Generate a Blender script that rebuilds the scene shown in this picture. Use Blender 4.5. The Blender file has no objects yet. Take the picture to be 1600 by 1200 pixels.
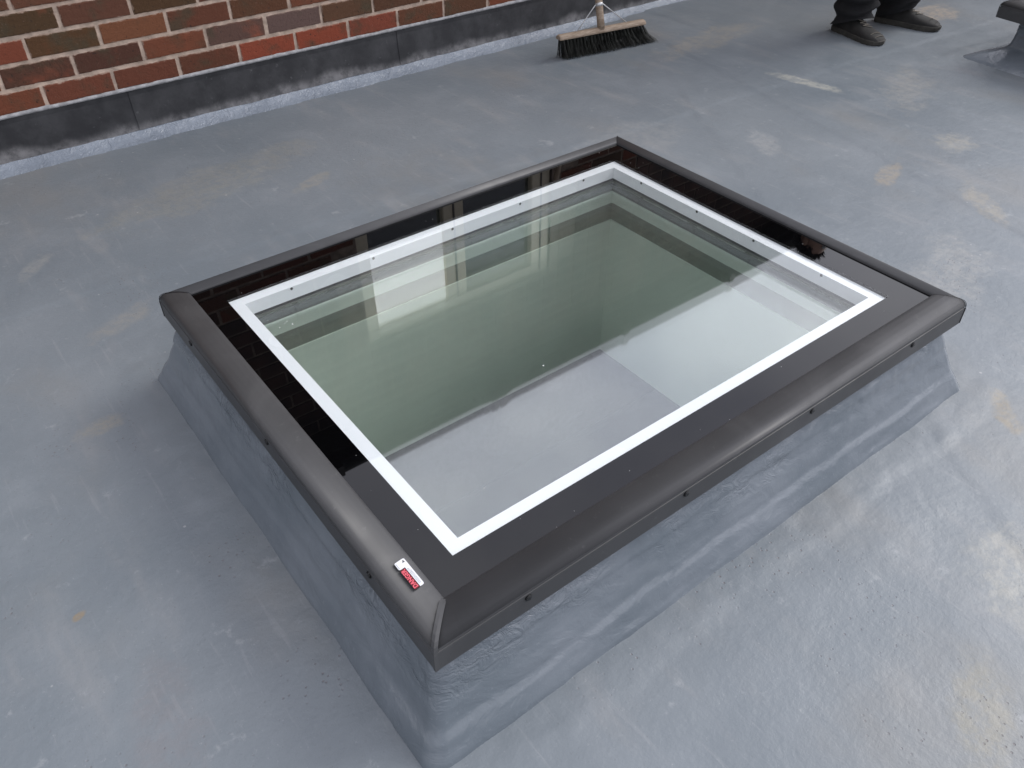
import bpy, bmesh, math, random
from mathutils import Matrix, Vector, noise
random.seed(7)
C = bpy.context.scene.collection
sc = bpy.context.scene
R = math.radians

# ------------------------------------------------------------------ camera
cam = bpy.data.objects.new('camera', bpy.data.cameras.new('camera'))
C.objects.link(cam)
M = Matrix(((0.79350601, 0.39494300, -0.46299917, 0.0),
            (-0.60854758, 0.50964211, -0.60822263, 0.0),
            (-0.00424940, 0.76438534, 0.64474568, 1.25),
            (0, 0, 0, 1)))
cam.matrix_world = M
cam.data.sensor_width = 36
cam.data.lens = 1279 / 1600 * 36
cam.data.clip_start = 0.02
cam.data.clip_end = 600
sc.camera = cam

# ------------------------------------------------------------------ sky, sun, exposure
SUN_EL, SUN_DIR = R(42), Vector((0.99, -0.14, 0)).normalized()
w = bpy.data.worlds.new('World'); sc.world = w; w.use_nodes = True
nt = w.node_tree; nt.nodes.clear()
def wn(t, **k):
    n = nt.nodes.new(t)
    for a, v in k.items(): setattr(n, a, v)
    return n
out = wn('ShaderNodeOutputWorld'); bg = wn('ShaderNodeBackground'); bg.inputs[1].default_value = 0.12
sky = wn('ShaderNodeTexSky', sky_type='NISHITA', sun_disc=False, sun_elevation=SUN_EL)
sky.sun_rotation = math.atan2(SUN_DIR.x, SUN_DIR.y)
tc = wn('ShaderNodeTexCoord'); mp = wn('ShaderNodeMapping'); mp.inputs['Scale'].default_value = (1, 1, 1.6)
ns = wn('ShaderNodeTexNoise'); ns.inputs['Scale'].default_value = 2.3; ns.inputs['Detail'].default_value = 6; ns.inputs['Roughness'].default_value = 0.5
cr = wn('ShaderNodeValToRGB')
cr.color_ramp.elements[0].position = 0.30; cr.color_ramp.elements[0].color = (0.49, 0.50, 0.60, 1)
cr.color_ramp.elements[1].position = 0.72; cr.color_ramp.elements[1].color = (0.94, 0.94, 1.0, 1)
sc_ = wn('ShaderNodeVectorMath', operation='SCALE'); sc_.inputs['Scale'].default_value = 15.5
mx = wn('ShaderNodeMix', data_type='RGBA'); mx.inputs[0].default_value = 0.88
L = nt.links.new
L(tc.outputs['Generated'], mp.inputs[0]); L(mp.outputs[0], ns.inputs['Vector']); L(ns.outputs[0], cr.inputs[0])
# the cloud glows round the veiled sun
dt = wn('ShaderNodeVectorMath', operation='DOT_PRODUCT'); dt.inputs[1].default_value = Vector((0.86, 0.0, 0.51)).normalized()
mr = wn('ShaderNodeMapRange', interpolation_type='SMOOTHSTEP'); mr.inputs[1].default_value = -0.2; mr.inputs[2].default_value = 1.0; mr.inputs[3].default_value = 9.2; mr.inputs[4].default_value = 19.5
L(tc.outputs['Generated'], dt.inputs[0]); L(dt.outputs['Value'], mr.inputs[0]); L(mr.outputs[0], sc_.inputs['Scale'])
L(cr.outputs[0], sc_.inputs[0]); L(sky.outputs[0], mx.inputs[6]); L(sc_.outputs[0], mx.inputs[7])
L(mx.outputs[2], bg.inputs[0]); L(bg.outputs[0], out.inputs[0])
sun = bpy.data.objects.new('sun', bpy.data.lights.new('sun', 'SUN')); C.objects.link(sun)
sun.data.energy = 1.5; sun.data.angle = R(26); sun.data.color = (1, 0.97, 0.93)
sd = Vector((SUN_DIR.x * math.cos(SUN_EL), SUN_DIR.y * math.cos(SUN_EL), math.sin(SUN_EL)))
sun.rotation_euler = sd.to_track_quat('Z', 'Y').to_euler()
sun.location = (0, 0, 20)
sc.view_settings.view_transform = 'Standard'; sc.view_settings.look = 'None'
sc.view_settings.exposure = 0.0; sc.view_settings.gamma = 1; sc.view_settings.use_curve_mapping = False
sc.render.engine = 'CYCLES'
sc.cycles.max_bounces = 14; sc.cycles.transparent_max_bounces = 24; sc.cycles.glossy_bounces = 6

# ------------------------------------------------------------------ material helpers
class NT:
    def __init__(s, name):
        s.m = bpy.data.materials.new(name); s.m.use_nodes = True; s.t = s.m.node_tree; s.t.nodes.clear()
        s.out = s.n('ShaderNodeOutputMaterial'); s.tc = s.n('ShaderNodeTexCoord')
    def n(s, t, **k):
        x = s.t.nodes.new(t)
        for a, v in k.items(): setattr(x, a, v)
        return x
    def l(s, a, b): s.t.links.new(a, b)
    def set(s, inp, v):
        if isinstance(v, (int, float)): inp.default_value = v
        elif isinstance(v, (tuple, list)):
            inp.default_value = tuple(v) + ((1,) if len(v) == 3 and len(inp.default_value) == 4 else ())
        else: s.l(v, inp)
    def math(s, op, a, b=0.0, c=None, clamp=False):
        x = s.n('ShaderNodeMath', operation=op, use_clamp=clamp); s.set(x.inputs[0], a); s.set(x.inputs[1], b)
        if c is not None: s.set(x.inputs[2], c)
        return x.outputs[0]
    def noise(s, scale, detail=4, rough=0.5, vec=None, dist=0.0):
        x = s.n('ShaderNodeTexNoise'); s.l(vec if vec else s.tc.outputs['Object'], x.inputs['Vector'])
        x.inputs['Scale'].default_value = scale; x.inputs['Detail'].default_value = detail
        x.inputs['Roughness'].default_value = rough; x.inputs['Distortion'].default_value = dist
        return x.outputs[0]
    def ramp(s, v, a, b, lo=0.0, hi=1.0, smooth=True):
        x = s.n('ShaderNodeMapRange', interpolation_type='SMOOTHSTEP' if smooth else 'LINEAR')
        s.set(x.inputs[0], v); x.inputs[1].default_value = a; x.inputs[2].default_value = b
        x.inputs[3].default_value = lo; x.inputs[4].default_value = hi
        return x.outputs[0]
    def mix(s, f, a, b, blend='MIX'):
        x = s.n('ShaderNodeMix', data_type='RGBA', blend_type=blend); s.set(x.inputs[0], f); s.set(x.inputs[6], a); s.set(x.inputs[7], b)
        return x.outputs[2]
    def map(s, loc=(0, 0, 0), rot=(0, 0, 0), scale=(1, 1, 1), kind='POINT', vec=None):
        x = s.n('ShaderNodeMapping', vector_type=kind); s.l(vec if vec else s.tc.outputs['Object'], x.inputs[0])
        x.inputs[1].default_value = loc; x.inputs[2].default_value = rot; x.inputs[3].default_value = scale
        return x.outputs[0]
    def bump(s, h, strength=0.3, dist=0.002, normal=None):
        x = s.n('ShaderNodeBump'); s.l(h, x.inputs['Height']); x.inputs['Strength'].default_value = strength
        x.inputs['Distance'].default_value = dist
        if normal: s.l(normal, x.inputs['Normal'])
        return x.outputs[0]
    def bsdf(s, col, rough=0.5, metal=0.0, spec=0.5, normal=None, coat=0.0, coat_rough=0.1):
        x = s.n('ShaderNodeBsdfPrincipled'); s.set(x.inputs['Base Color'], col); s.set(x.inputs['Roughness'], rough)
        s.set(x.inputs['Metallic'], metal); s.set(x.inputs['Specular IOR Level'], spec)
        s.set(x.inputs['Coat Weight'], coat); s.set(x.inputs['Coat Roughness'], coat_rough)
        if normal: s.l(normal, x.inputs['Normal'])
        s.l(x.outputs[0], s.out.inputs[0]); return s.m

def simple(name, col, rough=0.5, metal=0.0, spec=0.5, var=0.12, scale=30, bump=0.1, bd=0.001):
    t = NT(name); nz = t.noise(scale, 5)
    dark = tuple(c * (1 - var * 2) for c in col); lite = tuple(min(1, c * (1 + var)) for c in col)
    c = t.mix(t.ramp(nz, 0.3, 0.7), dark, lite)
    r = t.ramp(t.noise(scale * 0.5, 3), 0.3, 0.7, max(0.02, rough - 0.07), rough + 0.07)
    return t.bsdf(c, r, metal, spec, t.bump(t.noise(scale * 4, 4), bump, bd))

# ---- roof coating
def roof_mat():
    t = NT('roof_coating')
    big = t.noise(0.9, 5, 0.55); mid = t.noise(4.5, 6, 0.6, dist=0.4); fine = t.noise(38, 6, 0.65); streak = t.noise(9, 5, 0.6, t.map(rot=(0, 0, 0.5), scale=(1, 0.28, 1)))
    c = t.mix(t.ramp(big, 0.32, 0.68), (0.164, 0.189, 0.208), (0.210, 0.232, 0.248))
    c = t.mix(t.ramp(mid, 0.45, 0.75, 0, 0.20), c, (0.315, 0.335, 0.355))
    c = t.mix(t.ramp(mid, 0.42, 0.22, 0, 0.22), c, (0.175, 0.200, 0.225))
    c = t.mix(t.ramp(streak, 0.52, 0.75, 0, 0.35), c, (0.31, 0.305, 0.30))
    # dusty film areas and paler scuffs
    c = t.mix(t.ramp(t.noise(1.7, 6, 0.6, t.map(loc=(4, 2, 0), scale=(1, 0.6, 1))), 0.52, 0.72, 0, 0.45), c, (0.235, 0.225, 0.205))
    c = t.mix(t.ramp(t.noise(14, 8, 0.7, t.map(loc=(1, 5, 0))), 0.60, 0.70, 0, 0.4), c, (0.36, 0.375, 0.385))
    c = t.mix(t.ramp(t.noise(210, 4, 0.7), 0.60, 0.74, 0, 0.45), c, (0.11, 0.115, 0.12))
    c = t.mix(t.ramp(t.noise(150, 4, 0.7, t.map(loc=(9, 4, 0))), 0.62, 0.76, 0, 0.45), c, (0.36, 0.37, 0.38))
    c = t.mix(t.ramp(t.noise(60, 5, 0.6, t.map(loc=(2, 8, 0), rot=(0, 0, 0.9), scale=(1, 0.08, 1))), 0.60, 0.72, 0, 0.28), c, (0.30, 0.31, 0.32))
    # stains of their own: x, y, half-length, half-width, turn, colour, amount
    nzs = t.noise(30, 9, 0.75); nzb = t.noise(9, 9, 0.68)
    for x, y, a, b, rz, col, k in [
        (2.57, 1.27, .11, .035, .35, (.37, .31, .23), .8), (3.05, 1.975, .17, .035, -1.35, (.46, .45, .39), .95),
        (3.18, 2.60, .34, .10, .1, (.36, .32, .26), .6), (1.00, 2.42, .10, .03, .35, (.32, .29, .23), .6),
        (.75, 2.62, .45, .12, .25, (.28, .27, .23), .55), (2.98, 1.27, .10, .07, .3, (.44, .40, .32), .6),
        (2.62, .96, .12, .05, .9, (.36, .32, .25), .75), (1.72, .42, .085, .03, .8, (.30, .25, .17), .9),
        (.98, .06, .15, .05, .6, (.28, .26, .20), .75), (1.31, .17, .14, .08, .3, (.40, .385, .33), .7),
        (-.10, 1.14, .012, .008, .3, (.30, .22, .12), .9), (4.35, 2.17, .20, .10, .2, (.48, .39, .29), .8),
        (3.33, 1.68, .26, .10, .5, (.36, .345, .31), .6), (.25, 2.01, .10, .04, .4, (.32, .29, .24), .5),
        (.13, 2.42, .08, .03, .9, (.34, .33, .30), .5), (2.2, .82, .2, .1, .3, (.40, .385, .35), .5),
        (.08, 1.62, .05, .03, 0, (.40, .34, .24), .5), (2.05, 2.0, .3, .14, .2, (.33, .33, .32), .5),
        (-.05, .82, .14, .06, 1.3, (.22, .20, .20), .45), (2.45, 1.7, .12, .05, 1, (.38, .38, .37), .6),
        (1.75, 0.05, .2, .1, .6, (.37, .35, .31), .6), (0.1, 0.45, .12, .08, .6, (.26, .245, .25), .5)]:
        v = t.map(loc=(x, y, 0), rot=(0, 0, rz), scale=(a, b, 1), kind='TEXTURE')
        ln = t.n('ShaderNodeVectorMath', operation='LENGTH'); t.l(v, ln.inputs[0])
        d = t.math('ADD', ln.outputs['Value'], t.math('MULTIPLY', t.math('SUBTRACT', nzb, 0.5), 2.4))
        f = t.ramp(d, 1.20, 0.55)
        f = t.math('MULTIPLY', f, t.ramp(nzs, 0.38, 0.60, 0.25, 1.0)); f = t.math('MULTIPLY', f, k * .7)
        c = t.mix(f, c, col)
    # pits and grit, in patches
    vo = t.n('ShaderNodeTexVoronoi'); t.l(t.tc.outputs['Object'], vo.inputs['Vector']); vo.inputs['Scale'].default_value = 75
    pit = t.math('MULTIPLY', t.ramp(vo.outputs['Distance'], 0.20, 0.08), t.ramp(t.noise(3.2, 4, 0.6, t.map(loc=(7, 1, 0))), 0.50, 0.64))
    c = t.mix(t.math('MULTIPLY', pit, 0.55), c, (0.16, 0.13, 0.13))
    vo2 = t.n('ShaderNodeTexVoronoi'); t.l(t.tc.outputs['Object'], vo2.inputs['Vector']); vo2.inputs['Scale'].default_value = 9
    c = t.mix(t.ramp(vo2.outputs['Distance'], 0.035, 0.02, 0, 0.5), c, (0.48, 0.48, 0.48))
    h = t.math('ADD', t.math('MULTIPLY', fine, 0.75), t.math('MULTIPLY', t.noise(120, 3, 0.6), 0.16))
    h = t.math('ADD', h, t.math('MULTIPLY', t.noise(11, 4, 0.5, dist=0.8), 0.7))
    h = t.math('SUBTRACT', h, t.math('MULTIPLY', pit, 0.6))
    r = t.ramp(t.noise(5, 5, 0.6, t.map(loc=(2, 2, 0))), 0.3, 0.7, 0.35, 0.44)
    return t.bsdf(c, r, 0, 0.42, t.bump(h, 0.42, 0.0045))
def kerb_mat():
    t = NT('kerb_coating')
    wr = t.noise(15, 5, 0.55, t.map(rot=(0, 0, 0.35), scale=(1, 1, 1.6)), dist=0.8)
    lo = t.noise(6, 4, 0.5); fi = t.noise(110, 3, 0.6)
    c = t.mix(t.ramp(lo, 0.3, 0.7), (0.145, 0.170, 0.192), (0.192, 0.216, 0.240))
    c = t.mix(t.ramp(fi, 0.60, 0.75, 0, 0.3), c, (0.24, 0.27, 0.30))
    sx = t.n('ShaderNodeSeparateXYZ'); t.l(t.tc.outputs['Object'], sx.inputs[0])
    up = t.ramp(sx.outputs[2], 0.02, 0.17, 0.7, 2.0)
    cr_ = t.math('ABSOLUTE', t.math('SUBTRACT', t.noise(24, 4, 0.6, t.map(rot=(0, 0, 0.35), scale=(1, 1, 1.5)), dist=0.9), 0.5))
    msk = t.math('MULTIPLY', t.ramp(sx.outputs[2], 0.07, 0.16), t.ramp(t.noise(3.5, 3, 0.5, t.map(loc=(3, 1, 2))), 0.40, 0.60))
    h = t.math('ADD', t.math('ADD', t.math('MULTIPLY', wr, 0.55), t.math('MULTIPLY', fi, 0.07)), t.math('MULTIPLY', cr_, t.math('MULTIPLY', msk, -4.5)))
    return t.bsdf(c, t.ramp(lo, 0.3, 0.7, 0.10, 0.20), 0, 0.7, t.bump(h, 0.6, 0.008))
def fillet_mat():
    t = NT('fillet_coating'); wr = t.noise(30, 6, 0.65, dist=1.2); lo = t.noise(5, 4)
    c = t.mix(t.ramp(lo, 0.3, 0.7), (0.22, 0.25, 0.29), (0.29, 0.325, 0.37))
    c = t.mix(t.ramp(t.noise(12, 5, 0.7), 0.58, 0.7, 0, 0.5), c, (0.22, 0.24, 0.28))
    return t.bsdf(c, 0.20, 0, 0.55, t.bump(wr, 0.8, 0.009))
def brick_mat():
    t = NT('fired_brick'); oi = t.n('ShaderNodeObjectInfo')
    vec = t.n('ShaderNodeVectorMath', operation='ADD'); t.l(t.tc.outputs['Object'], vec.inputs[0])
    rv = t.n('ShaderNodeVectorMath', operation='SCALE'); rv.inputs[0].default_value = (13, 7, 5); t.l(oi.outputs['Random'], rv.inputs['Scale']); t.l(rv.outputs[0], vec.inputs[1])
    v = vec.outputs[0]
    c = oi.outputs['Color']
    cloud = t.noise(9, 5, 0.6, v)
    c = t.mix(t.ramp(cloud, 0.50, 0.72, 0, 0.75), c, (0.075, 0.062, 0.038))
    c = t.mix(t.ramp(t.noise(6, 4, 0.6, t.map(loc=(3, 3, 3), vec=v)), 0.58, 0.75, 0, 0.7), c, (0.30, 0.085, 0.045))
    c = t.mix(t.ramp(t.noise(160, 3, 0.6, v), 0.64, 0.74, 0, 0.4), c, (0.28, 0.18, 0.14))
    c = t.mix(t.ramp(t.noise(90, 4, 0.6, t.map(loc=(1, 9, 3), vec=v)), 0.62, 0.72, 0, 0.8), c, (0.025, 0.02, 0.018))
    # mortar smeared on the arrises
    sx = t.n('ShaderNodeSeparateXYZ'); t.l(t.tc.outputs['Object'], sx.inputs[0])
    ez = t.math('SUBTRACT', 0.0325, t.math('ABSOLUTE', sx.outputs[2])); ex = t.math('SUBTRACT', 0.1105, t.math('ABSOLUTE', sx.outputs[0]))
    e = t.math('MINIMUM', ez, ex)
    e2 = t.math('SUBTRACT', e, t.math('MULTIPLY', t.math('SUBTRACT', t.noise(45, 6, 0.7, v), 0.46), 0.020))
    c = t.mix(t.ramp(e2, 0.002, -0.003, 0, 0.8), c, (0.40, 0.29, 0.225))
    h = t.math('ADD', t.noise(60, 6, 0.7, v), t.math('MULTIPLY', t.noise(300, 3, 0.6, v), 0.3))
    return t.bsdf(c, 0.85, 0, 0.25, t.bump(h, 0.8, 0.005))
def lead_mat():
    t = NT('weathered_lead')
    sx = t.n('ShaderNodeSeparateXYZ'); t.l(t.tc.outputs['Object'], sx.inputs[0])
    c = t.mix(t.ramp(t.noise(9, 6, 0.65), 0.35, 0.7), (0.022, 0.022, 0.024), (0.050, 0.050, 0.052))
    zz = t.math('SUBTRACT', sx.outputs[2], t.math('MULTIPLY', t.math('SUBTRACT', t.noise(3.2, 6, 0.6, t.map(scale=(1, 1, .3))), 0.50), 0.14))
    f = t.math('MULTIPLY', t.ramp(zz, 0.070, 0.030), t.ramp(t.noise(24, 6, 0.7), 0.30, 0.65, 0.25, 1))
    c = t.mix(t.math('MULTIPLY', f, 0.62), c, (0.36, 0.35, 0.345))
    c = t.mix(t.ramp(t.noise(40, 6, 0.7), 0.62, 0.75, 0, .5), c, (0.17, 0.17, 0.17))
    return t.bsdf(c, 0.55, 0.0, 0.5, t.bump(t.noise(22, 5, 0.6), 0.35, 0.004))
def glass_mat(name, tint, r0, refl=(1, 1, 1), rough=0.0, film=0.0):
    t = NT(name); g = t.n('ShaderNodeNewGeometry')
    d = t.n('ShaderNodeVectorMath', operation='DOT_PRODUCT'); t.l(g.outputs['Normal'], d.inputs[0]); t.l(g.outputs['Incoming'], d.inputs[1])
    k = t.math('POWER', t.math('SUBTRACT', 1.0, t.math('ABSOLUTE', d.outputs['Value'])), 5.0)
    fac = t.math('ADD', r0, t.math('MULTIPLY', k, 1 - r0))
    tr = t.n('ShaderNodeBsdfTransparent'); tr.inputs[0].default_value = tint + (1,)
    gl = t.n('ShaderNodeBsdfGlossy'); gl.inputs['Roughness'].default_value = rough; gl.inputs['Color'].default_value = refl + (1,)
    ms = t.n('ShaderNodeMixShader'); t.l(fac, ms.inputs[0]); t.l(tr.outputs[0], ms.inputs[1]); t.l(gl.outputs[0], ms.inputs[2])
    if film:      # pale haze mixed in to lighten the view down the shaft
        df = t.n('ShaderNodeBsdfDiffuse'); df.inputs[0].default_value = (0.62, 0.76, 0.66, 1); m3 = t.n('ShaderNodeMixShader')
        t.l(t.ramp(t.noise(3, 4), .3, .7, film * .7, film * 1.3), m3.inputs[0]); t.l(ms.outputs[0], m3.inputs[1]); t.l(df.outputs[0], m3.inputs[2]); ms = m3
    t.l(ms.outputs[0], t.out.inputs[0]); return t.m
def alu_mat():
    t = NT('charcoal_powder_coat')
    c = t.mix(t.ramp(t.noise(5, 5), 0.3, 0.7), (0.054, 0.054, 0.055), (0.066, 0.066, 0.067))
    c = t.mix(t.ramp(t.noise(45, 8, 0.75), 0.60, 0.72, 0, 0.45), c, (0.15, 0.15, 0.145))
    c = t.mix(t.ramp(t.noise(2.5, 6, 0.7, dist=1.5), 0.52, 0.70, 0, 0.35), c, (0.10, 0.10, 0.10))
    r = t.ramp(t.noise(8, 5), 0.3, 0.7, 0.38, 0.48)
    return t.bsdf(c, r, 0.0, 0.42, t.bump(t.noise(900, 2, 0.5), 0.10, 0.0004))
def wood_mat(name, a, b):
    t = NT(name); g = t.noise(25, 6, 0.6, t.map(scale=(1, 6, 6)), dist=0.6)
    c = t.mix(t.ramp(g, 0.35, 0.7), a, b)
    c = t.mix(t.ramp(t.noise(18, 5, .6), 0.58, 0.72, 0, .5), c, (0.22, 0.15, 0.10))
    return t.bsdf(c, 0.6, 0, 0.35, t.bump(g, 0.3, 0.001))

m_roof = roof_mat(); m_kerb = kerb_mat(); m_fil = fillet_mat(); m_brick = brick_mat(); m_lead = lead_mat(); m_alu = alu_mat()
m_mortar = simple('sandy_mortar', (0.56, 0.43, 0.335), 0.95, var=0.15, scale=25, bump=0.7, bd=0.004)
m_mortar2 = simple('dimmed_mortar', (0.24, 0.185, 0.15), 0.95, var=0.2, scale=25, bump=0.5, bd=0.003)  # same mortar darkened so its reflection in the black border stays faint
m_point = simple('grey_pointing', (0.40, 0.40, 0.40), 0.9, var=0.15, scale=40, bump=0.6, bd=0.003)
m_white = simple('white_gloss_plastic', (0.82, 0.84, 0.86), 0.25, var=0.01, scale=6, bump=0.02)
_t = NT('black_enamel'); m_frit = _t.bsdf((0.0015, 0.0015, 0.0018), 0.015, 0, 0.5)
m_rubber = simple('black_rubber', (0.010, 0.010, 0.011), 0.5, spec=0.4)
m_silver = simple('bright_spacer_bar', (0.55, 0.54, 0.52), 0.3, metal=0.9)
m_plaster = simple('white_plaster', (0.86, 0.88, 0.85), 0.9, var=0.02, scale=7)
m_band = simple('shade_and_gasket_grey', (0.23, 0.23, 0.21), 0.9, var=0.05)
m_outer = glass_mat('outer_glass', (0.99, 0.995, 0.992), 0.04)
m_outer_in = glass_mat('outer_glass_coated_face', (0.985, 0.995, 0.987), 0.05)
m_inner = glass_mat('inner_glass', (0.97, 0.995, 0.976), 0.08, rough=0.02)
m_coated = glass_mat('inner_coated_glass', (0.97, 0.995, 0.976), 0.15, refl=(0.98, 0.97, 1), rough=0.02, film=0.03)
m_inner2 = glass_mat('inner_glass_back', (0.96, 0.99, 0.965), 0.04)
m_edge = simple('green_glass_edge', (0.05, 0.12, 0.09), 0.1)
m_steel = simple('screw_steel', (0.45, 0.45, 0.46), 0.3, metal=0.9)
m_screw = simple('dull_screw_head', (0.13, 0.13, 0.13), 0.35, metal=0.6)
m_black = simple('black_plastic', (0.006, 0.006, 0.006), 0.35)
m_dark = simple('dark_floorboards', (0.045, 0.038, 0.034), 0.6)
m_room = simple('room_paint', (0.20, 0.19, 0.18), 0.9)
m_cream = simple('cream_window_paint', (0.62, 0.55, 0.42), 0.4, var=0.03)
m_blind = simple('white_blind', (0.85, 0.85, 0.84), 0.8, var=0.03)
for _n in m_blind.node_tree.nodes:      # glow added to brighten the blind, no lamp behind it
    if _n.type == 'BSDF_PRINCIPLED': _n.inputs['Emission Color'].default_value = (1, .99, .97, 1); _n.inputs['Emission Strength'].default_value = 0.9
m_tile = simple('brown_roof_tile', (0.10, 0.062, 0.045), 0.85, var=0.25, scale=4)
m_gutter = simple('black_gutter', (0.02, 0.02, 0.02), 0.35)
m_fascia = simple('dark_fascia', (0.05, 0.045, 0.04), 0.5)
m_wood = wood_mat('broom_beech', (0.25, 0.185, 0.13), (0.38, 0.30, 0.225))
m_bris = simple('black_bristle', (0.028, 0.029, 0.024), 0.55, var=0.3)
m_wire = simple('pale_wire', (0.65, 0.66, 0.66), 0.35, metal=0.5)
m_ground = simple('garden_ground', (0.10, 0.11, 0.06), 0.95, scale=2)
m_shoe = simple('dusty_black_leather', (0.017, 0.016, 0.014), 0.75, var=0.3, scale=25, bump=0.3)
m_sole = simple('grey_shoe_sole', (0.050, 0.047, 0.040), 0.9, var=0.2)
m_lace = simple('dusty_lace', (0.19, 0.17, 0.14), 0.9)
m_cloth = simple('black_work_cloth', (0.008, 0.008, 0.009), 0.9, var=0.25, scale=12, bump=0.4, bd=0.004)
m_jacket = simple('dark_jacket_cloth', (0.018, 0.019, 0.022), 0.9, var=0.2, scale=12, bump=0.4, bd=0.004)
m_skin = simple('skin', (0.45, 0.27, 0.20), 0.5, var=0.05)
m_hair = simple('dark_hair', (0.015, 0.010, 0.008), 0.5)
m_eye = simple('eye_white', (0.6, 0.6, 0.6), 0.2)
m_lab_white = simple('label_white', (0.85, 0.86, 0.87), 0.35, var=0.01)
m_lab_dark = simple('label_dark_red', (0.16, 0.006, 0.012), 0.4, var=0.02)
m_lab_black = simple('label_black', (0.008, 0.006, 0.007), 0.4, var=0.0)
m_lab_red = simple('label_letter_pink', (0.85, 0.13, 0.17), 0.4, var=0.0)
m_lab_grey = simple('label_small_print', (0.42, 0.44, 0.47), 0.4, var=0.0)
m_speck = simple('pale_speck', (0.7, 0.7, 0.68), 0.8)

# ------------------------------------------------------------------ object helpers
def obj(name, verts, faces, mat, parent=None, smooth=False, loc=None):
    me = bpy.data.meshes.new(name); me.from_pydata([tuple(v) for v in verts], [], faces); me.update()
    me.materials.append(mat)
    o = bpy.data.objects.new(name, me); C.objects.link(o)
    if smooth: me.polygons.foreach_set('use_smooth', [True] * len(me.polygons))
    if parent: o.parent = parent
    if loc: o.location = loc
    return o
def from_bm(name, bm, mat, parent=None, smooth=False, loc=None):
    me = bpy.data.meshes.new(name); bm.to_mesh(me); bm.free(); me.materials.append(mat)
    if smooth: me.polygons.foreach_set('use_smooth', [True] * len(me.polygons))
    o = bpy.data.objects.new(name, me); C.objects.link(o)
    if parent: o.parent = parent
    if loc: o.location = loc
    return o
def tag(o, label=None, cat=None, group=None, kind=None):
    for k, v in (('label', label), ('category', cat), ('group', group), ('kind', kind)):
        if v: o[k] = v
    return o
def empty(name, loc=(0, 0, 0), rz=0.0, **k):
    o = bpy.data.objects.new(name, None); C.objects.link(o); o.location = loc; o.rotation_euler = (0, 0, rz)
    o.empty_display_size = 0.1
    return tag(o, **k)
def box(x0, x1, y0, y1, z0, z1):
    v = [(x, y, z) for x in (x0, x1) for y in (y0, y1) for z in (z0, z1)]
    f = [(0, 1, 3, 2), (4, 6, 7, 5), (0, 4, 5, 1), (2, 3, 7, 6), (0, 2, 6, 4), (1, 5, 7, 3)]
    return v, f
class MB:
    def __init__(s): s.v = []; s.f = []
    def add(s, vf):
        k = len(s.v); s.v += list(vf[0]); s.f += [tuple(i + k for i in f) for f in vf[1]]; return s
    def box(s, *a): return s.add(box(*a))
    def obj(s, name, mat, parent=None, **k): return obj(name, s.v, s.f, mat, parent, **k)
def bevbox(name, x0, x1, y0, y1, z0, z1, b, mat, parent=None, seg=2):
    v, f = box(x0, x1, y0, y1, z0, z1); bm = bmesh.new(); vs = [bm.verts.new(p) for p in v]
    for q in f: bm.faces.new([vs[i] for i in q])
    bmesh.ops.bevel(bm, geom=bm.edges[:], offset=b, segments=seg, affect='EDGES', profile=0.6)
    return from_bm(name, bm, mat, parent, smooth=False)
def tube(pts, rad, n=10, caps=True):
    pts = [Vector(p) for p in pts]; rr = rad if isinstance(rad, (list, tuple)) else [rad] * len(pts)
    v = []; f = []; up = Vector((0, 0, 1))
    for i, p in enumerate(pts):
        d = (pts[min(i + 1, len(pts) - 1)] - pts[max(i - 1, 0)]).normalized()
        a = d.cross(up if abs(d.z) < 0.95 else Vector((1, 0, 0))).normalized(); b = d.cross(a)
        for k in range(n):
            t = 2 * math.pi * k / n; v.append(p + (a * math.cos(t) + b * math.sin(t)) * rr[i])
    for i in range(len(pts) - 1):
        for k in range(n): f.append((i * n + k, i * n + (k + 1) % n, (i + 1) * n + (k + 1) % n, (i + 1) * n + k))
    if caps: f.append(tuple(range(n))[::-1]); f.append(tuple((len(pts) - 1) * n + k for k in range(n)))
    return v, f
def ring(x0, x1, y0, y1, wd, z0, z1):
    """four mitred bars round a rectangle (outer x0..y1, width wd inwards), each as (verts, faces)"""
    o = [(x0, y0), (x1, y0), (x1, y1), (x0, y1)]; i = [(x0 + wd, y0 + wd), (x1 - wd, y0 + wd), (x1 - wd, y1 - wd), (x0 + wd, y1 - wd)]
    res = []
    for k in range(4):
        j = (k + 1) % 4; v = []
        for z in (z0, z1): v += [(*o[k], z), (*o[j], z), (*i[j], z), (*i[k], z)]
        res.append((v, [(3, 2, 1, 0), (4, 5, 6, 7), (0, 1, 5, 4), (1, 2, 6, 5), (2, 3, 7, 6), (3, 0, 4, 7)]))
    return res
def fb(x, y, z=0.0, s=1.0, o=3): return noise.fractal(Vector((x * s, y * s, z * s)), 1.0, 2.0, o)

# ------------------------------------------------------------------ setting: ground, flat roof
tag(obj('ground', *box(-150, 150, -150, 150, -3.4, -3.0), m_ground), kind='structure')
CX, CY = 0.980, 1.119            # middle of the near rooflight
HX, HY = 0.745, 0.605            # half size at the foot of its kerb
LOC2 = (3.845, 1.752); RZ2 = R(-7.5)
HX2, HY2 = 0.735, 0.625         # half size of the far one, with its apron
c2, s2 = math.cos(RZ2), math.sin(RZ2)
CX2 = LOC2[0] - (-HX2 * c2 - HY2 * s2); CY2 = LOC2[1] - (-HX2 * s2 + HY2 * c2)
def kerb_d(x, y):
    """distance outside the foot of the nearest kerb (negative inside)"""
    def d(px, py, HX=HX, HY=HY):
        qx, qy = abs(px) - HX, abs(py) - HY
        if qx > 0 and qy > 0: return math.hypot(qx, qy)
        return max(qx, qy)
    a = d(x - CX, y - CY)
    ux, uy = x - CX2, y - CY2
    return min(a, d(ux * c2 + uy * s2, -ux * s2 + uy * c2, HX2, HY2))
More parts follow.
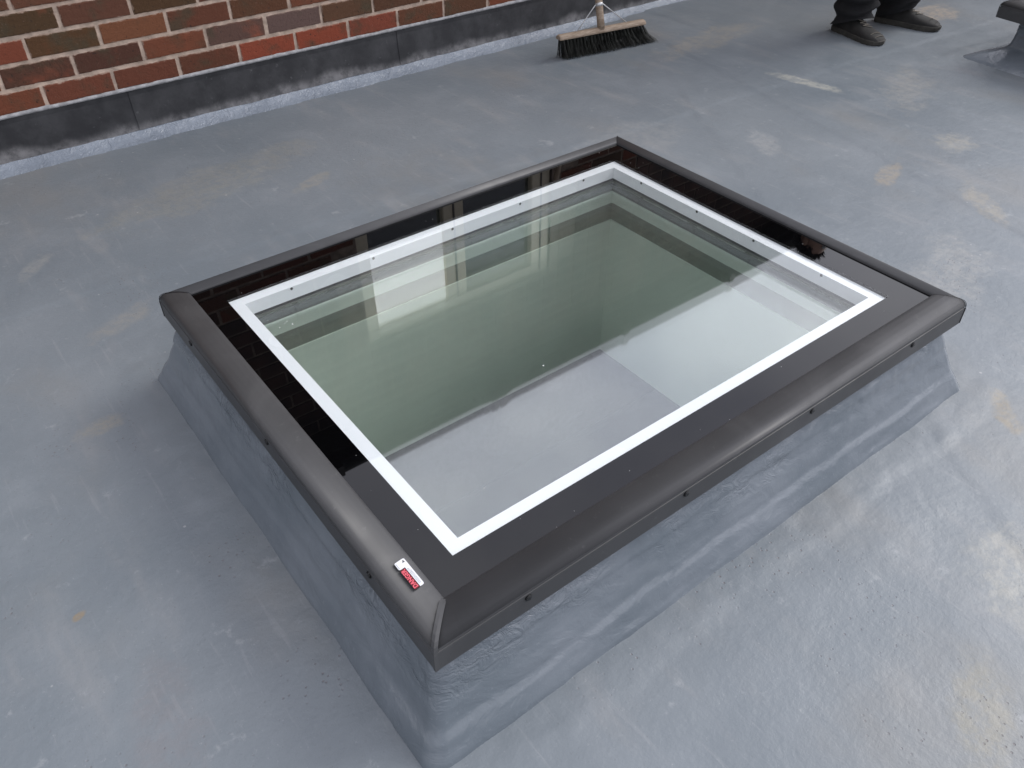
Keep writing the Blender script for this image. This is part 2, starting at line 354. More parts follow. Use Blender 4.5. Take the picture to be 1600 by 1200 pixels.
def roof_z(x, y):
    z = 0.0018 * fb(x, y, 0, 1.6) + 0.0007 * fb(x, y, 3, 9)
    d = kerb_d(x, y)
    if d < 0.25:
        e = 0.075 + 0.016 * fb(x, y, 5, 5) + 0.009 * fb(x, y, 8, 25)
        t = max(0.0, min(1.0, (e - d) / 0.014)); t = t * t * (3 - 2 * t)
        z += 0.0024 * t + t * 0.0017 * fb(x, y, 2, 30)
        t2 = max(0.0, min(1.0, (0.20 + 0.02 * fb(x, y, 11, 5) - d) / 0.05)); z += 0.0018 * t2
    # laminate laps: low steps across the deck
    for (ax, ay, nx, ny, h) in ((1.25, 0.0, 0.86, -0.51, .0012), (2.35, 0.0, 0.97, -0.22, .0022), (-0.25, 0.0, 0.995, 0.1, .0015), (0, 2.2, 0.06, 0.998, .0014), (3.3, 0, .999, .02, .002)):
        s = (x - ax) * nx + (y - ay) * ny + 0.012 * fb(x, y, ax, 4)
        t = max(0.0, min(1.0, 0.5 + s / 0.012)); z += 1.6 * h * t * (1 if s < 0.25 else max(0, 1 - (s - 0.25) / 0.5))
    return z
def axis(lo, hi, fine_lo, fine_hi, fs, cs, extra=()):
    a = []; x = lo
    while x < fine_lo - 1e-6: a.append(x); x += cs
    x = fine_lo
    while x < fine_hi - 1e-6: a.append(x); x += fs
    x = fine_hi
    while x < hi - 1e-6: a.append(x); x += cs
    a.append(hi)
    return a
RX0, RX1, RY0, RY1 = -6.0, 9.0, -5.0, 3.20
xs = axis(RX0, RX1, -0.6, 4.8, 0.0135, 0.3); ys = axis(RY0, RY1, -0.15, 3.195, 0.0135, 0.3)
vv = [(x, y, roof_z(x, y)) for y in ys for x in xs]; W_ = len(xs); ff = []
for j in range(len(ys) - 1):
    for i in range(W_ - 1):
        if kerb_d((xs[i] + xs[i + 1]) / 2, (ys[j] + ys[j + 1]) / 2) > -0.035:
            ff.append((j * W_ + i, j * W_ + i + 1, (j + 1) * W_ + i + 1, (j + 1) * W_ + i))
roof = tag(obj('flat_roof', vv, ff, m_roof, smooth=True), kind='structure')
# the outer walls and the room under the roof
RM = (-1.6, 7.4, -1.2, 3.1)      # room below
mb = MB()
for a in ((RX0 + .05, RX1 - .05, RY0 + .05, RY0 + .3, -3, -.06), (RX0 + .05, RX0 + .3, RY0 + .3, 3.1, -3, -.06), (RX1 - .3, RX1 - .05, RY0 + .3, 3.1, -3, -.06)): mb.box(*a)
tag(mb.obj('outer_wall', m_mortar), 'plain rendered side walls carrying the flat roof, below its edges', 'wall')
tag(obj('room_floor', *box(RM[0], RM[1], RM[2], RM[3], -2.85, -2.80), m_dark), kind='structure')
mb = MB()
for a in ((RM[0] - .1, RM[0], RM[2], RM[3], -2.85, -.37), (RM[1], RM[1] + .1, RM[2], RM[3], -2.85, -.37),
          (RM[0] - .1, RM[1] + .1, RM[2] - .1, RM[2], -2.85, -.37), (RM[0] - .1, RM[1] + .1, RM[3], RM[3] + .04, -2.85, -.37)): mb.box(*a)
tag(mb.obj('room_wall', m_room), kind='structure')

# ------------------------------------------------------------------ rooflight (local coordinates about its middle)
def P(x0, x1, y0, y1): return x0 - CX, x1 - CX, y0 - CY, y1 - CY
IN = P(0.347, 1.614, 0.621, 1.612)       # where the cover frame meets the glass
WO = P(0.401, 1.540, 0.678, 1.543)       # white inner frame, outside
SH = P(0.430, 1.513, 0.706, 1.512)       # daylight opening
def make_kerb(HX, HY, prof):
    """one coated upstand: sloping faces, rounded arrises, a flared foot"""
    pf = []
    for (d0, z0), (d1, z1) in zip(prof, prof[1:]):
        k = max(1, int(abs(z1 - z0) / .0055)); pf += [(d0 + (d1 - d0) * q / k, z0 + (z1 - z0) * q / k) for q in range(k)]
    prof = pf + [prof[-1]]
    per = []
    st = 0.0065
    def seg(a, b):
        n = int((Vector(b) - Vector(a)).length / st)
        for k in range(n): per.append(Vector(a).lerp(Vector(b), k / n))
    c = 0.02
    cor = [(-HX + c, -HY), (HX - c, -HY), (HX, -HY + c), (HX, HY - c), (HX - c, HY), (-HX + c, HY), (-HX, HY - c), (-HX, -HY + c)]
    for k in range(8): seg(cor[k], cor[(k + 1) % 8]) if k % 2 == 0 else per.extend([Vector(cor[k]), Vector(cor[k]).lerp(Vector(cor[(k + 1) % 8]), .5) + Vector((cor[k][0] + cor[(k+1)%8][0], cor[k][1]+cor[(k+1)%8][1])).normalized() * .005])
    v = []; n = len(per)
    for (d, z) in prof:
        for p in per:
            x = p.x * (HX - d) / HX; y = p.y * (HY - d) / HY
            o = Vector((p.x / HX, p.y / HY)); 
            nx, ny = (math.copysign(1, p.x), 0) if abs(p.x) / HX > abs(p.y) / HY else (0, math.copysign(1, p.y))
            amp = 0.0026 * fb(x * .6 + y * .6, z * 3, 1.0, 9)
            along = x if nx == 0 else y; up_ = max(0.25, min(1, (z - .05) / .1))
            amp += up_ * 0.0022 * (0.5 - abs(fb(along * .45 + 3 * nx, z * 1.3, 2.0, 42, 2)) * 1.6) + .0005 * fb(x, y, z, 90)
            # torn laminate edge running round the face, and one wrinkle
            hz = 0.055 + 0.010 * fb(x, y, 4, 5)
            amp += 0.0042 * max(0, min(1, (hz - z) / 0.006)) if z > 0.006 else 0
            amp += 0.0026 * max(0, min(1, (z - .128 - .012 * fb(x, y, 9, 4)) / 0.006))
            if z > 0.198: amp = 0
            v.append((x + nx * amp, y + ny * amp, z))
    f = []
    for r in range(len(prof) - 1):
        for k in range(n): f.append((r * n + k, r * n + (k + 1) % n, (r + 1) * n + (k + 1) % n, (r + 1) * n + k))
    return v, f
def grown(vf, mat, loc):
    return obj('rooflight_kerb', vf[0], vf[1], mat, smooth=True, loc=loc)
PROF = [(-0.006, -0.014), (-0.001, 0.000), (0.0015, 0.0035), (0.007, 0.010), (0.013, 0.022), (0.024, 0.045), (0.036, 0.075), (0.050, 0.11), (0.062, 0.145), (0.073, 0.17), (0.078, 0.192), (0.095, 0.200), (0.150, 0.2)]
PROF2 = [(-0.006, -0.014), (0.0, 0.001), (0.012, 0.009), (0.05, 0.030), (0.09, 0.046), (0.113, 0.056), (0.125, 0.070), (0.129, 0.09), (0.132, 0.12), (0.134, 0.15), (0.135, 0.195), (0.14, 0.200), (0.16, 0.2)]
kerb = grown(make_kerb(HX, HY, PROF), m_kerb, (CX, CY, 0))
tag(kerb, 'glossy grey coated kerb with wrinkled faces carrying the large near rooflight', 'kerb')
kerb2 = grown(make_kerb(HX2, HY2, PROF2), m_kerb, (CX2, CY2, 0)); kerb2.rotation_euler = (0, 0, RZ2)
tag(kerb2, 'grey coated kerb under the rooflight cut off at the top right corner', 'kerb')

def make_shaft(x, y, rz, label):
    t = empty('light_shaft', (x, y, -0.37), rz, label=label, cat='light shaft')
    x0, x1, y0, y1 = SH
    def sides(name, z0, z1, mat, push=0.0, th=0.03):
        a, b, c, d = x0 - push, x1 + push, y0 - push, y1 + push
        for q in ((a - th, a, c - th, d + th), (b, b + th, c - th, d + th), (a, b, c - th, c), (a, b, d, d + th)):
            obj(name, *box(*q, z0 + .37, z1 + .37), mat, t)
    sides('shaft_wall', -0.39, 0.083, m_plaster)
    sides('shadow_band', 0.0832, 0.138, m_band, 0.004)  # shade of the recess painted as a grey band
    sides('upper_lining', 0.1382, 0.172, m_plaster, 0.0)
    return t
make_shaft(CX, CY, 0, 'pale plastered light shaft seen down through the near rooflight glass')
make_shaft(CX2, CY2, RZ2, 'plastered light shaft under the rooflight at the top right corner')
# ceiling of the room, with an opening under each shaft
mb = MB()
a, b, c, d = SH[0] + CX - .03, SH[1] + CX + .03, SH[2] + CY - .03, SH[3] + CY + .03
for q in ((RM[0], a, RM[2], RM[3]), (b, RM[1], RM[2], RM[3]), (a, b, RM[2], c), (a, b, d, RM[3])): mb.box(*q, -.36, -.30)
tag(mb.obj('room_ceiling', m_plaster), kind='structure')

# cover profile: distance out from the glass line, height
PR = [(-0.001, 0.2470), (0.0, 0.2522), (0.0012, 0.2548), (0.008, 0.2560), (0.020, 0.2554), (0.032, 0.2530), (0.0415, 0.2495), (0.0480, 0.2450), (0.0518, 0.2395), (0.0536, 0.2340), (0.0540, 0.2300), (0.0527, 0.2292), (0.0527, 0.2278), (0.0545, 0.2270), (0.0550, 0.2255), (0.0550, 0.1855), (0.0535, 0.1840), (0.0500, 0.1840), (0.0500, 0.2280), (-0.001, 0.2400)]
def cover_side(name, p0, p1, out, mat, parent, gap=0.0006, ext=None):
    """one length of the curved cover; p0,p1 on the glass line; mitred ends"""
    p0, p1, out = Vector((*p0, 0)), Vector((*p1, 0)), Vector((*out, 0)); dr = (p1 - p0).normalized(); v = []
    ex = ext or (1, 1)
    for d, z in PR: v.append(p0 + out * d - dr * (d * ex[0] - gap) + Vector((0, 0, z)))
    for d, z in PR: v.append(p1 + out * d + dr * (d * ex[1] - gap) + Vector((0, 0, z)))
    n = len(PR); f = [(k, (k + 1) % n, n + (k + 1) % n, n + k) for k in range(n)] + [tuple(range(n))[::-1], tuple(range(n, 2 * n))]
    o = obj(name, v, f, mat, parent)
    for q in o.data.polygons:
        q.use_smooth = q.index in range(2, 9)
    return o
def button(name, c, nrm, r, h, mat, parent):
    c, nrm = Vector(c), Vector(nrm); v, f = tube([c, c + nrm * h * .6, c + nrm * h], [r, r, r * .72], 12)
    o = obj(name, v, f, mat, parent)
    # hexagonal socket drawn as a dark disc, shade put into its colour
    v, f = tube([c + nrm * h * 1.0, c + nrm * (h + .0002)], [r * .35, r * .35], 6); obj('socket', v, f, m_frit, o)
    return o
def make_rooflight(x, y, rz, label, detail=True):
    t = empty('rooflight', (x, y, 0.2), rz, label=label, cat='rooflight', group='rooflights on the flat roof')
    h = empty('tmp'); C.objects.unlink(h); bpy.data.objects.remove(h)
    OFF = Vector((0, 0, -0.2))
    made = []
    def keep(o):
        o.location = o.location + OFF; made.append(o); return o
    x0, x1, y0, y1 = IN
    keep(cover_side('cover_section', (x0, y0), (x1, y0), (0, -1), m_alu, t))
    keep(cover_side('cover_section', (x1, y0), (x1, y1), (1, 0), m_alu, t))
    keep(cover_side('cover_section', (x1, y1), (x0, y1), (0, 1), m_alu, t))
    keep(cover_side('cover_section', (x0, y1), (x0, y0), (-1, 0), m_alu, t))
    # corner caps: a narrow bent strip over each mitre
    for sx, sy, wd in ((-1, -1, .0050), (1, -1, .0010), (1, 1, .0018), (-1, 1, .0010)):
        px, py = (x0 if sx < 0 else x1), (y0 if sy < 0 else y1); v = []; dg = Vector((sx, sy, 0)).normalized(); sd_ = Vector((-dg.y, dg.x, 0))
        pts = PR[1:11] + PR[13:16]
        for d, z in pts:
            wdd = wd
            base = Vector((px + sx * (d + .0003), py + sy * (d + .0003), z + .0006)) + dg * .0008
            v += [base + sd_ * wdd - dg * wdd * (min(d, .0550) / .0550) * .98, base + (dg * .0006), base - sd_ * wdd - dg * wdd * (min(d, .0550) / .0550) * .98]
        f = []
        for k in range(len(pts) - 1):
            for q in (0, 1): f.append((k * 3 + q, k * 3 + q + 1, k * 3 + 4 + q, k * 3 + 3 + q))
        keep(obj('corner_cap' if wd > .003 else 'corner_seam', v, f, m_alu if wd > .003 else m_rubber, t))
    # outer pane: clear in the middle, its border backed with black enamel
    e = 0.004; w0, w1, w2, w3 = WO
    keep(obj('glass_pane', [(w0, w2, .2500), (w1, w2, .2500), (w1, w3, .2500), (w0, w3, .2500)], [(0, 1, 2, 3)], m_outer, t))
    keep(obj('glass_underside', [(w0, w2, .2442), (w1, w2, .2442), (w1, w3, .2442), (w0, w3, .2442)], [(0, 1, 2, 3)], m_outer_in, t))
    o_ = [(x0 - e, y0 - e), (x1 + e, y0 - e), (x1 + e, y1 + e), (x0 - e, y1 + e)]; i_ = [(w0, w2), (w1, w2), (w1, w3), (w0, w3)]
    v = []
    for z in (.2440, .2500): v += [(*p, z) for p in o_] + [(*p, z) for p in i_]
    f = []
    for k in range(4):
        j = (k + 1) % 4; f += [(k, j, 4 + j, 4 + k), (8 + k, 12 + k, 12 + j, 8 + j), (4 + k, 4 + j, 12 + j, 12 + k)]
    keep(obj('black_border', v, [tuple(reversed(q)) for q in f], m_frit, t))
    # white frame: four lengths, flat lip on top and an inner face down to the inner glazing
    for vf in ring(*WO[:1], WO[1], WO[2], WO[3], WO[3] - SH[3] - .003, .2125, .2436): keep(obj('inner_frame', *vf, m_white, t))
    for vf in ring(WO[0] + .0005, WO[1] - .0005, WO[2] + .0005, WO[3] - .0005, .0065, .2437, .24405): keep(obj('frame_bead', *vf, m_white, t))
    # inner sealed unit: coated pane, dark gasket, bright spacer, lower pane
    s0, s1, s2_, s3 = SH[0] - .002, SH[1] + .002, SH[2] - .002, SH[3] + .002
    keep(obj('inner_pane', [(s0, s2_, .2122), (s1, s2_, .2122), (s1, s3, .2122), (s0, s3, .2122)], [(0, 1, 2, 3)], m_inner, t))
    keep(obj('coated_face', [(s0, s2_, .2045), (s1, s2_, .2045), (s1, s3, .2045), (s0, s3, .2045)], [(0, 1, 2, 3)], m_coated, t))
    keep(obj('lower_pane', [(s0, s2_, .180), (s1, s2_, .180), (s1, s3, .180), (s0, s3, .180)], [(0, 1, 2, 3)], m_inner2, t))
    wo = .024
    for (za, zb, ml, nm, wd) in ((.2035, .2118, m_rubber, 'gasket', wo), (.1995, .2034, m_band, 'gasket', wo + .001), (.1965, .1994, m_silver, 'spacer_bar', wo + .003), (.188, .1964, m_black, 'gasket', wo + .0005), (.1725, .1879, m_rubber, 'gasket', wo + .001)):
        for vf in ring(WO[0], WO[1], WO[2], WO[3], wd, za, zb): keep(obj(nm, *vf, ml, t))
    # screws: on the outer skirt and on the inner white faces
    zs = .2190
    for px in (0.459, .798, 1.138, 1.471): keep(button('cover_screw', (px - CX, y0 - .0548, zs), (0, -1, 0), .0062, .0035, m_black, t)); keep(button('cover_screw', (px - CX, y1 + .0548, zs), (0, 1, 0), .0062, .0035, m_black, t))
    for py in (.747, 1.115, 1.487): keep(button('cover_screw', (x0 - .0548, py - CY, zs), (-1, 0, 0), .0062, .0035, m_black, t)); keep(button('cover_screw', (x1 + .0548, py - CY, zs), (1, 0, 0), .0062, .0035, m_black, t))
    wf = WO[3] - SH[3] - .003; fx, fy = WO[1] - wf, WO[3] - wf; fx0, fy0 = WO[0] + wf, WO[2] + wf
    for px in (.538, .747, .971, 1.183, 1.401):
        for yy, s in ((fy, -1), (fy0, 1)): keep(button('frame_screw', (px - CX, yy, .2395), (0, s, 0), .0034, .0012, m_screw, t))
    for py in (.827, 1.022, 1.205, 1.406):
        for xx, s in ((fx, -1), (fx0, 1)): keep(button('frame_screw', (xx, py - CY, .2395), (s, 0, 0), .0034, .0012, m_screw, t))
    if not detail: return t
    # specks of paint on the glass
    mb = MB()
    for (px, py) in ((.455, 1.40), (.462, 1.387), (.448, 1.38), (.47, 1.392), (.475, 1.376), (.44, 1.42), (.52, .76), (.60, .74), (1.24, .98), (.8, .95)):
        r = random.uniform(.0008, .0018); k = 7; mb.add(([(px - CX + r * math.cos(2 * math.pi * i / k) * random.uniform(.8, 1.2), py - CY + r * math.sin(2 * math.pi * i / k) * random.uniform(.8, 1.2), .2504) for i in range(k)] + [(px - CX, py - CY, .2508)], [(i, (i + 1) % k, k) for i in range(k)]))
    for q in range(90):
        px, py = random.uniform(x0, x1), random.uniform(y0, y1); r = random.uniform(.0003, .0008); k = 6
        mb.add(([(px + r * math.cos(2 * math.pi * i / k), py + r * math.sin(2 * math.pi * i / k) * random.uniform(.7, 1.4), .2504) for i in range(k)] + [(px, py, .2507)], [(i, (i + 1) % k, k) for i in range(k)]))
    o = keep(mb.obj('dried_speck', m_speck, t)); tag(o, kind='stuff')
    return t
rl = make_rooflight(CX, CY, 0, 'large rooflight with charcoal cover frame, black glass border and white inner frame')
make_rooflight(CX2, CY2, RZ2, 'rooflight whose charcoal cover frame is cut off at the top right corner', False)

# warning sticker on the cover, near its lowest corner
st = empty('warning_label', (0.3285, 0.6850, 0.2569), 0, label='small white and red DANGER warning sticker on the charcoal cover frame', cat='sticker')
TILT = Matrix.Rotation(R(-6), 4, 'Y')
def lab(name, pts, z, mat, parent=st):
    v = [TILT @ Vector((x, y, z)) for x, y in pts]; v += [TILT @ Vector((x, y, z - .0003)) for x, y in pts]; n = len(pts)
    f = [tuple(range(n)), tuple(range(n, 2 * n))[::-1]] + [(k, n + k, n + (k + 1) % n, (k + 1) % n) for k in range(n)]
    return obj(name, v, f, mat, parent)
def rr(x0, x1, y0, y1, r, n=4):
    p = []
    for cx, cy, a in ((x1 - r, y1 - r, 0), (x0 + r, y1 - r, 90), (x0 + r, y0 + r, 180), (x1 - r, y0 + r, 270)):
        for k in range(n + 1): t = R(a + 90 * k / n); p.append((cx + r * math.cos(t), cy + r * math.sin(t)))
    return p
card = lab('card', rr(-.0085, .0085, .0135, .0290, .0025)[:-5] + [(-.0085, .0135)] + [(.0012, .0135), (.0012, -.0290)] + [(.0060, -.0290), (.0078, -.0283), (.0085, -.0265)], .0006, m_lab_white)
panel = lab('danger_panel', rr(-.0088, .0010, -.0300, .0130, .0014), .0006, m_lab_black)
lab('red_field', rr(-.0080, .0003, -.0290, .0120, .0010), .0009, m_lab_dark, panel)
def text(name, s, size, cx, cy, rot, mat, z, parent, sx=1.0):
    cu = bpy.data.curves.new(name, 'FONT'); cu.body = s; cu.size = size; cu.align_x = 'CENTER'; cu.align_y = 'CENTER'; cu.offset = size * .03
    o = bpy.data.objects.new(name, cu); C.objects.link(o); bpy.context.view_layer.update()
    me = bpy.data.meshes.new_from_object(o.evaluated_get(bpy.context.evaluated_depsgraph_get())); bpy.data.objects.remove(o)
    mt = TILT @ Matrix.Translation((cx, cy, z)) @ Matrix.Rotation(rot, 4, 'Z') @ Matrix.Diagonal((sx, 1, 1, 1)); me.transform(mt)
    me.materials.clear(); me.materials.append(mat); q = bpy.data.objects.new(name, me); C.objects.link(q); q.parent = parent; return q
text('danger_lettering', 'DANGER', .0098, -.0039, -.0085, R(90), m_lab_red, .0012, panel, 0.97)
mb = MB(); random.seed(3)
for k, xx in enumerate((.0028, .0043, .0058)):
    y = -.024
    while y < .010 - k * .004:
        ln = random.uniform(.001, .0028); q = box(xx - .00035, xx + .00035, y, y + ln, .0007, .0008); mb.add(([tuple(TILT @ Vector(p)) for p in q[0]], q[1])); y += ln + .0006
y = .016
while y < .027: q = box(-.0073, -.0062, y, y + .0011, .0007, .0008); mb.add(([tuple(TILT @ Vector(p)) for p in q[0]], q[1])); y += .0016
o = mb.obj('small_print', m_lab_grey, card); tag(o, kind='stuff')
lab('falling_figure', [(.0050, .0262), (.0060, .0250), (.0052, .0235), (.0066, .0222), (.0058, .0215), (.0044, .0228), (.0030, .0215), (.0024, .0222), (.0040, .0240), (.0038, .0255)], .0009, m_lab_black, card)

# ------------------------------------------------------------------ brick wall with its window
WY = 3.160; PX, PZ, Z0 = 0.2335, 0.0775, 0.248
wall = empty('brick_wall', (1.0, WY, 0), label='red and brown brick house wall with sandy joints above the lead flashing', cat='wall')
WX0, WX1, EAVE = -4.0, 9.0, 2.315
WIN = (1.478, 2.690, 0.80, 1.775)
bricks_m = []
def brick_mesh(k, w_, seed):
    bm = bmesh.new(); v, f = box(-w_ / 2, w_ / 2, -.0, .05, -.0325, .0325); vs = [bm.verts.new(p) for p in v]
    for q in f: bm.faces.new([vs[i] for i in q])
    fr = [e for e in bm.edges if all(abs(x.co.y) < 1e-6 for x in e.verts)]
    bmesh.ops.subdivide_edges(bm, edges=[e for e in fr if abs(e.verts[0].co.x - e.verts[1].co.x) > .02], cuts=4)
    bmesh.ops.bevel(bm, geom=[e for e in bm.edges if all(abs(x.co.y) < 1e-6 for x in e.verts)], offset=.0035, segments=2, affect='EDGES', profile=.5, clamp_overlap=True)
    rnd = random.Random(seed)
    for p in bm.verts:
        if p.co.y < .02:
            p.co.x += rnd.uniform(-.0012, .0012); p.co.z += rnd.uniform(-.0014, .0014); p.co.y += rnd.uniform(-.0002, .0002)
    me = bpy.data.meshes.new('brick'); bm.to_mesh(me); bm.free(); me.materials.append(m_brick); return me
full = [brick_mesh(k, .2215, k) for k in range(8)]; half = [brick_mesh(k, .1045, 50 + k) for k in range(2)]
PAL = [(0.115, 0.045, 0.030), (0.090, 0.042, 0.028), (0.062, 0.036, 0.024), (0.135, 0.046, 0.028), (0.050, 0.030, 0.026), (0.100, 0.050, 0.036), (0.180, 0.050, 0.030), (0.075, 0.048, 0.028), (0.110, 0.038, 0.028)]
FIX = {(-1, 4): (.20, .050, .032), (-1, 5): (.22, .055, .034), (-1, 6): (.15, .042, .030), (-1, 3): (.085, .036, .026), (-1, 1): (.115, .042, .030), (-1, 2): (.10, .038, .028), (-1, 0): (.15, .055, .035),
       (0, 1): (.045, .026, .023), (0, 2): (.045, .024, .022), (0, 3): (.13, .05, .032), (0, 4): (.085, .062, .062), (0, 5): (.075, .065, .072), (0, 6): (.07, .045, .03),
       (1, 1): (.065, .042, .022), (1, 2): (.13, .06, .035), (1, 3): (.10, .042, .03), (1, 4): (.065, .035, .022), (1, 0): (.15, .045, .03), (2, 1): (.045, .036, .020), (2, 2): (.09, .045, .035), (2, 3): (.05, .036, .02), (2, 4): (.085, .03, .022)}
rb = random.Random(11); far = MB(); nfar = 0; faro = []
for row in range(-3, 30):
    zc = Z0 + PZ * (row + .5)
    if zc > EAVE + .05: break
    x_off = 0.413 if row % 2 else 0.304
    i0 = int((WX0 - x_off) / PX)
    for i in range(i0, int((WX1 - x_off) / PX)):
        xa = x_off + PX * i; xb = xa + PX; xc = (xa + xb) / 2
        if zc + .03 > WIN[2] and zc - .03 < WIN[3]:
            if xb > WIN[0] + .02 and xa < WIN[1] - .02:
                continue
        if -2 <= row <= 14 and -0.45 < xc < 3.45:
            o = bpy.data.objects.new('brick', full[rb.randrange(8)]); C.objects.link(o); o.parent = wall
            o.location = (xc + rb.uniform(-.0015, .0015) - 1.0, rb.uniform(-.001, .0015), zc + rb.uniform(-.0012, .0012)); o.rotation_euler = (0, rb.uniform(-.006, .006), rb.uniform(-.004, .004))
            c = FIX.get((row, i + (1 if row % 2 else 1))) if (row in (-1, 0, 1, 2)) else None
            c = c or PAL[rb.randrange(len(PAL))]; k = rb.uniform(.9, 1.2); c = tuple(.78 * a + .22 * b for a, b in zip(c, (.125, .062, .038))); k *= 1.0 if row < 5 else .62; o.color = (c[0] * k * 1.36, c[1] * k * 1.14, c[2] * k * .95, 1); nfar += 1  # upper rows darkened to dim their reflection in the black border
        else: faro.append((xc, zc))
print('bricks', nfar)
far = MB()
for xc, zc in faro: far.box(xc - .1105 - 1, xc + .1105 - 1, rb.uniform(-.001, .001), .05, zc - .0325, zc + .0325)
far_m = simple('far_brick', (0.065, 0.030, 0.022), 0.85, var=0.35, scale=6, bump=.3)
tag(far.obj('distant_brick', far_m, wall), kind='stuff')
# mortar bed, with the window opening left free; sloppy joints
def mortar_panel(x0, x1, z0, z1, fine):
    nx = max(1, int((x1 - x0) / (.012 if fine else .4))); nz = max(1, int((z1 - z0) / (.010 if fine else .4))); v = []
    for j in range(nz + 1):
        for i in range(nx + 1):
            x = x0 + (x1 - x0) * i / nx; z = z0 + (z1 - z0) * j / nz
            v.append((x - 1, .0045 + (.0022 * fb(x, z, 0, 22) + .0012 * fb(x, z, 4, 60) if fine else 0), z))
    f = [(j * (nx + 1) + i, j * (nx + 1) + i + 1, (j + 1) * (nx + 1) + i + 1, (j + 1) * (nx + 1) + i) for j in range(nz) for i in range(nx)]
    return v, f
mb = MB(); mb.add(mortar_panel(-.4, 3.4, 0, .80, True)); mb.obj('mortar', m_mortar, wall, smooth=True); mb = MB(); mb.add(mortar_panel(WX0, -.4, 0, EAVE, False)); mb.add(mortar_panel(3.4, WX1, 0, EAVE, False))
mb.add(mortar_panel(-.4, WIN[0], .8, EAVE, False)); mb.add(mortar_panel(WIN[1], 3.4, .8, EAVE, False)); mb.add(mortar_panel(WIN[0], WIN[1], WIN[3], EAVE, False))
mb.obj('mortar', m_mortar2, wall, smooth=True)
mb = MB(); 
for q in ((WX0, WIN[0], 0, EAVE), (WIN[1], WX1, 0, EAVE), (WIN[0], WIN[1], 0, WIN[2]), (WIN[0], WIN[1], WIN[3], EAVE)): mb.box(q[0] - 1, q[1] - 1, .052, .25, q[2] - (3 if q[2] == 0 else 0), q[3])
mb.obj('backing', m_mortar, wall)
# window: cream frame, two mullions' worth of casements, a blind drawn part way in front of the left pane to brighten it
wnd = empty('window', label=None); wnd.parent = wall; wnd.location = (-1, 0, 0)
def wp(name, q, mat, b=.004): return bevbox(name, *q, b, mat, wnd, 1)
for nm, q in (('jamb', (1.478, 1.550, .02, .09, WIN[2], WIN[3])), ('mullion', (1.987, 2.112, .02, .09, WIN[2] + .06, WIN[3] - .07)), ('jamb', (2.564, 2.690, .02, .09, WIN[2], WIN[3])),
              ('head', (1.550, 2.564, .02, .09, WIN[3] - .07, WIN[3])), ('sill', (1.44, 2.72, -.05, .02, WIN[2] - .04, WIN[2])), ('bottom_rail', (1.550, 2.564, .02, .09, WIN[2], WIN[2] + .06))): wp(nm, q, m_cream)
for q in ((2.044, 2.055, .016, .0195, WIN[2] + .07, WIN[3] - .08), (2.622, 2.632, .016, .0195, WIN[2] + .02, WIN[3] - .02)): wp('joint', q, m_fascia, .001)
m_wglass = glass_mat('window_glass', (0.8, 0.85, 0.85), 0.06)
for q in ((1.550, 1.987), (2.112, 2.564)): obj('window_pane', *box(q[0], q[1], .052, .056, WIN[2] + .06, WIN[3] - .07), m_wglass, wnd)
wp('roller_blind', (1.552, 1.985, .040, .046, 1.36, WIN[3] - .071), m_blind, .001)
mb = MB(); mb.box(1.44, 2.75, 1.4, 1.45, .6, 2.0); mb.box(1.40, 1.44, .25, 1.45, .6, 2.0); mb.box(2.75, 2.79, .25, 1.45, .6, 2.0); mb.box(1.40, 2.79, .25, 1.45, .56, .6); mb.box(1.40, 2.79, .25, 1.45, 2.0, 2.04)
mb.obj('room_behind', m_room, wnd)
# pointing above the flashing
v = []; f = []; N = 520
for i in range(N + 1):
    x = -1.2 + 5.2 * i / N; zt = .1785 + .0035 * fb(x, 0, 0, 9) + .002 * fb(x, 0, 0, 40); zb = .1640
    for (yy, z) in ((.006, zt), (-.0035 + .002 * fb(x, 2, 0, 20), zt - .003), (-.006 + .0015 * fb(x, 5, 0, 30), zb + .003), (.004, zb - .003)): v.append((x - 1, yy, z))
for i in range(N):
    for k in range(3): f.append((i * 4 + k, i * 4 + k + 1, (i + 1) * 4 + k + 1, (i + 1) * 4 + k))
obj('pointing', v, f, m_point, wall, smooth=True)

# lead flashing: overlapping sheets
fl = empty('lead_flashing', (1.0, WY - .006, 0), label='dark lead flashing with white bloom along its foot, below the bricks', cat='flashing')
jx = [-1.60, -.45, .676, 1.793, 2.938, 4.08, 5.2]
for k in range(len(jx) - 1):
    x0, x1 = jx[k] - .0, jx[k + 1] + .09; v = []; nx, nz = 90, 10
    for j in range(nz + 1):
        for i in range(nx + 1):
            x = x0 + (x1 - x0) * i / nx; t = j / nz; z = .166 - (.166 - .030) * t + (.003 * fb(x, 0, k, 3) * t)
            lap = .0028 * max(0, 1 - (x - x0) / .10)      # its left end lies over the sheet before
            y = -.006 - .012 * t - lap - .0022 * fb(x, z, 7 + k, 5) * t - (.002 if j == 0 else 0)
            if j == 0: z += .002
            v.append((x - 1, y, z))
    f = [(j * (nx + 1) + i, (j + 1) * (nx + 1) + i, (j + 1) * (nx + 1) + i + 1, j * (nx + 1) + i + 1) for j in range(nz) for i in range(nx)]
    n0 = len(v); v += [(a, b + .0022, c) for a, b, c in v]; f += [tuple(n0 + q for q in reversed(g)) for g in f]
    for i in range(nx): a = nz * (nx + 1) + i; f.append((a, n0 + a, n0 + a + 1, a + 1))
    for j in range(nz): a = j * (nx + 1); f.append((a, n0 + a, n0 + a + nx + 1, a + nx + 1))
    o = obj('lead_sheet', v, f, m_lead, fl, smooth=False)
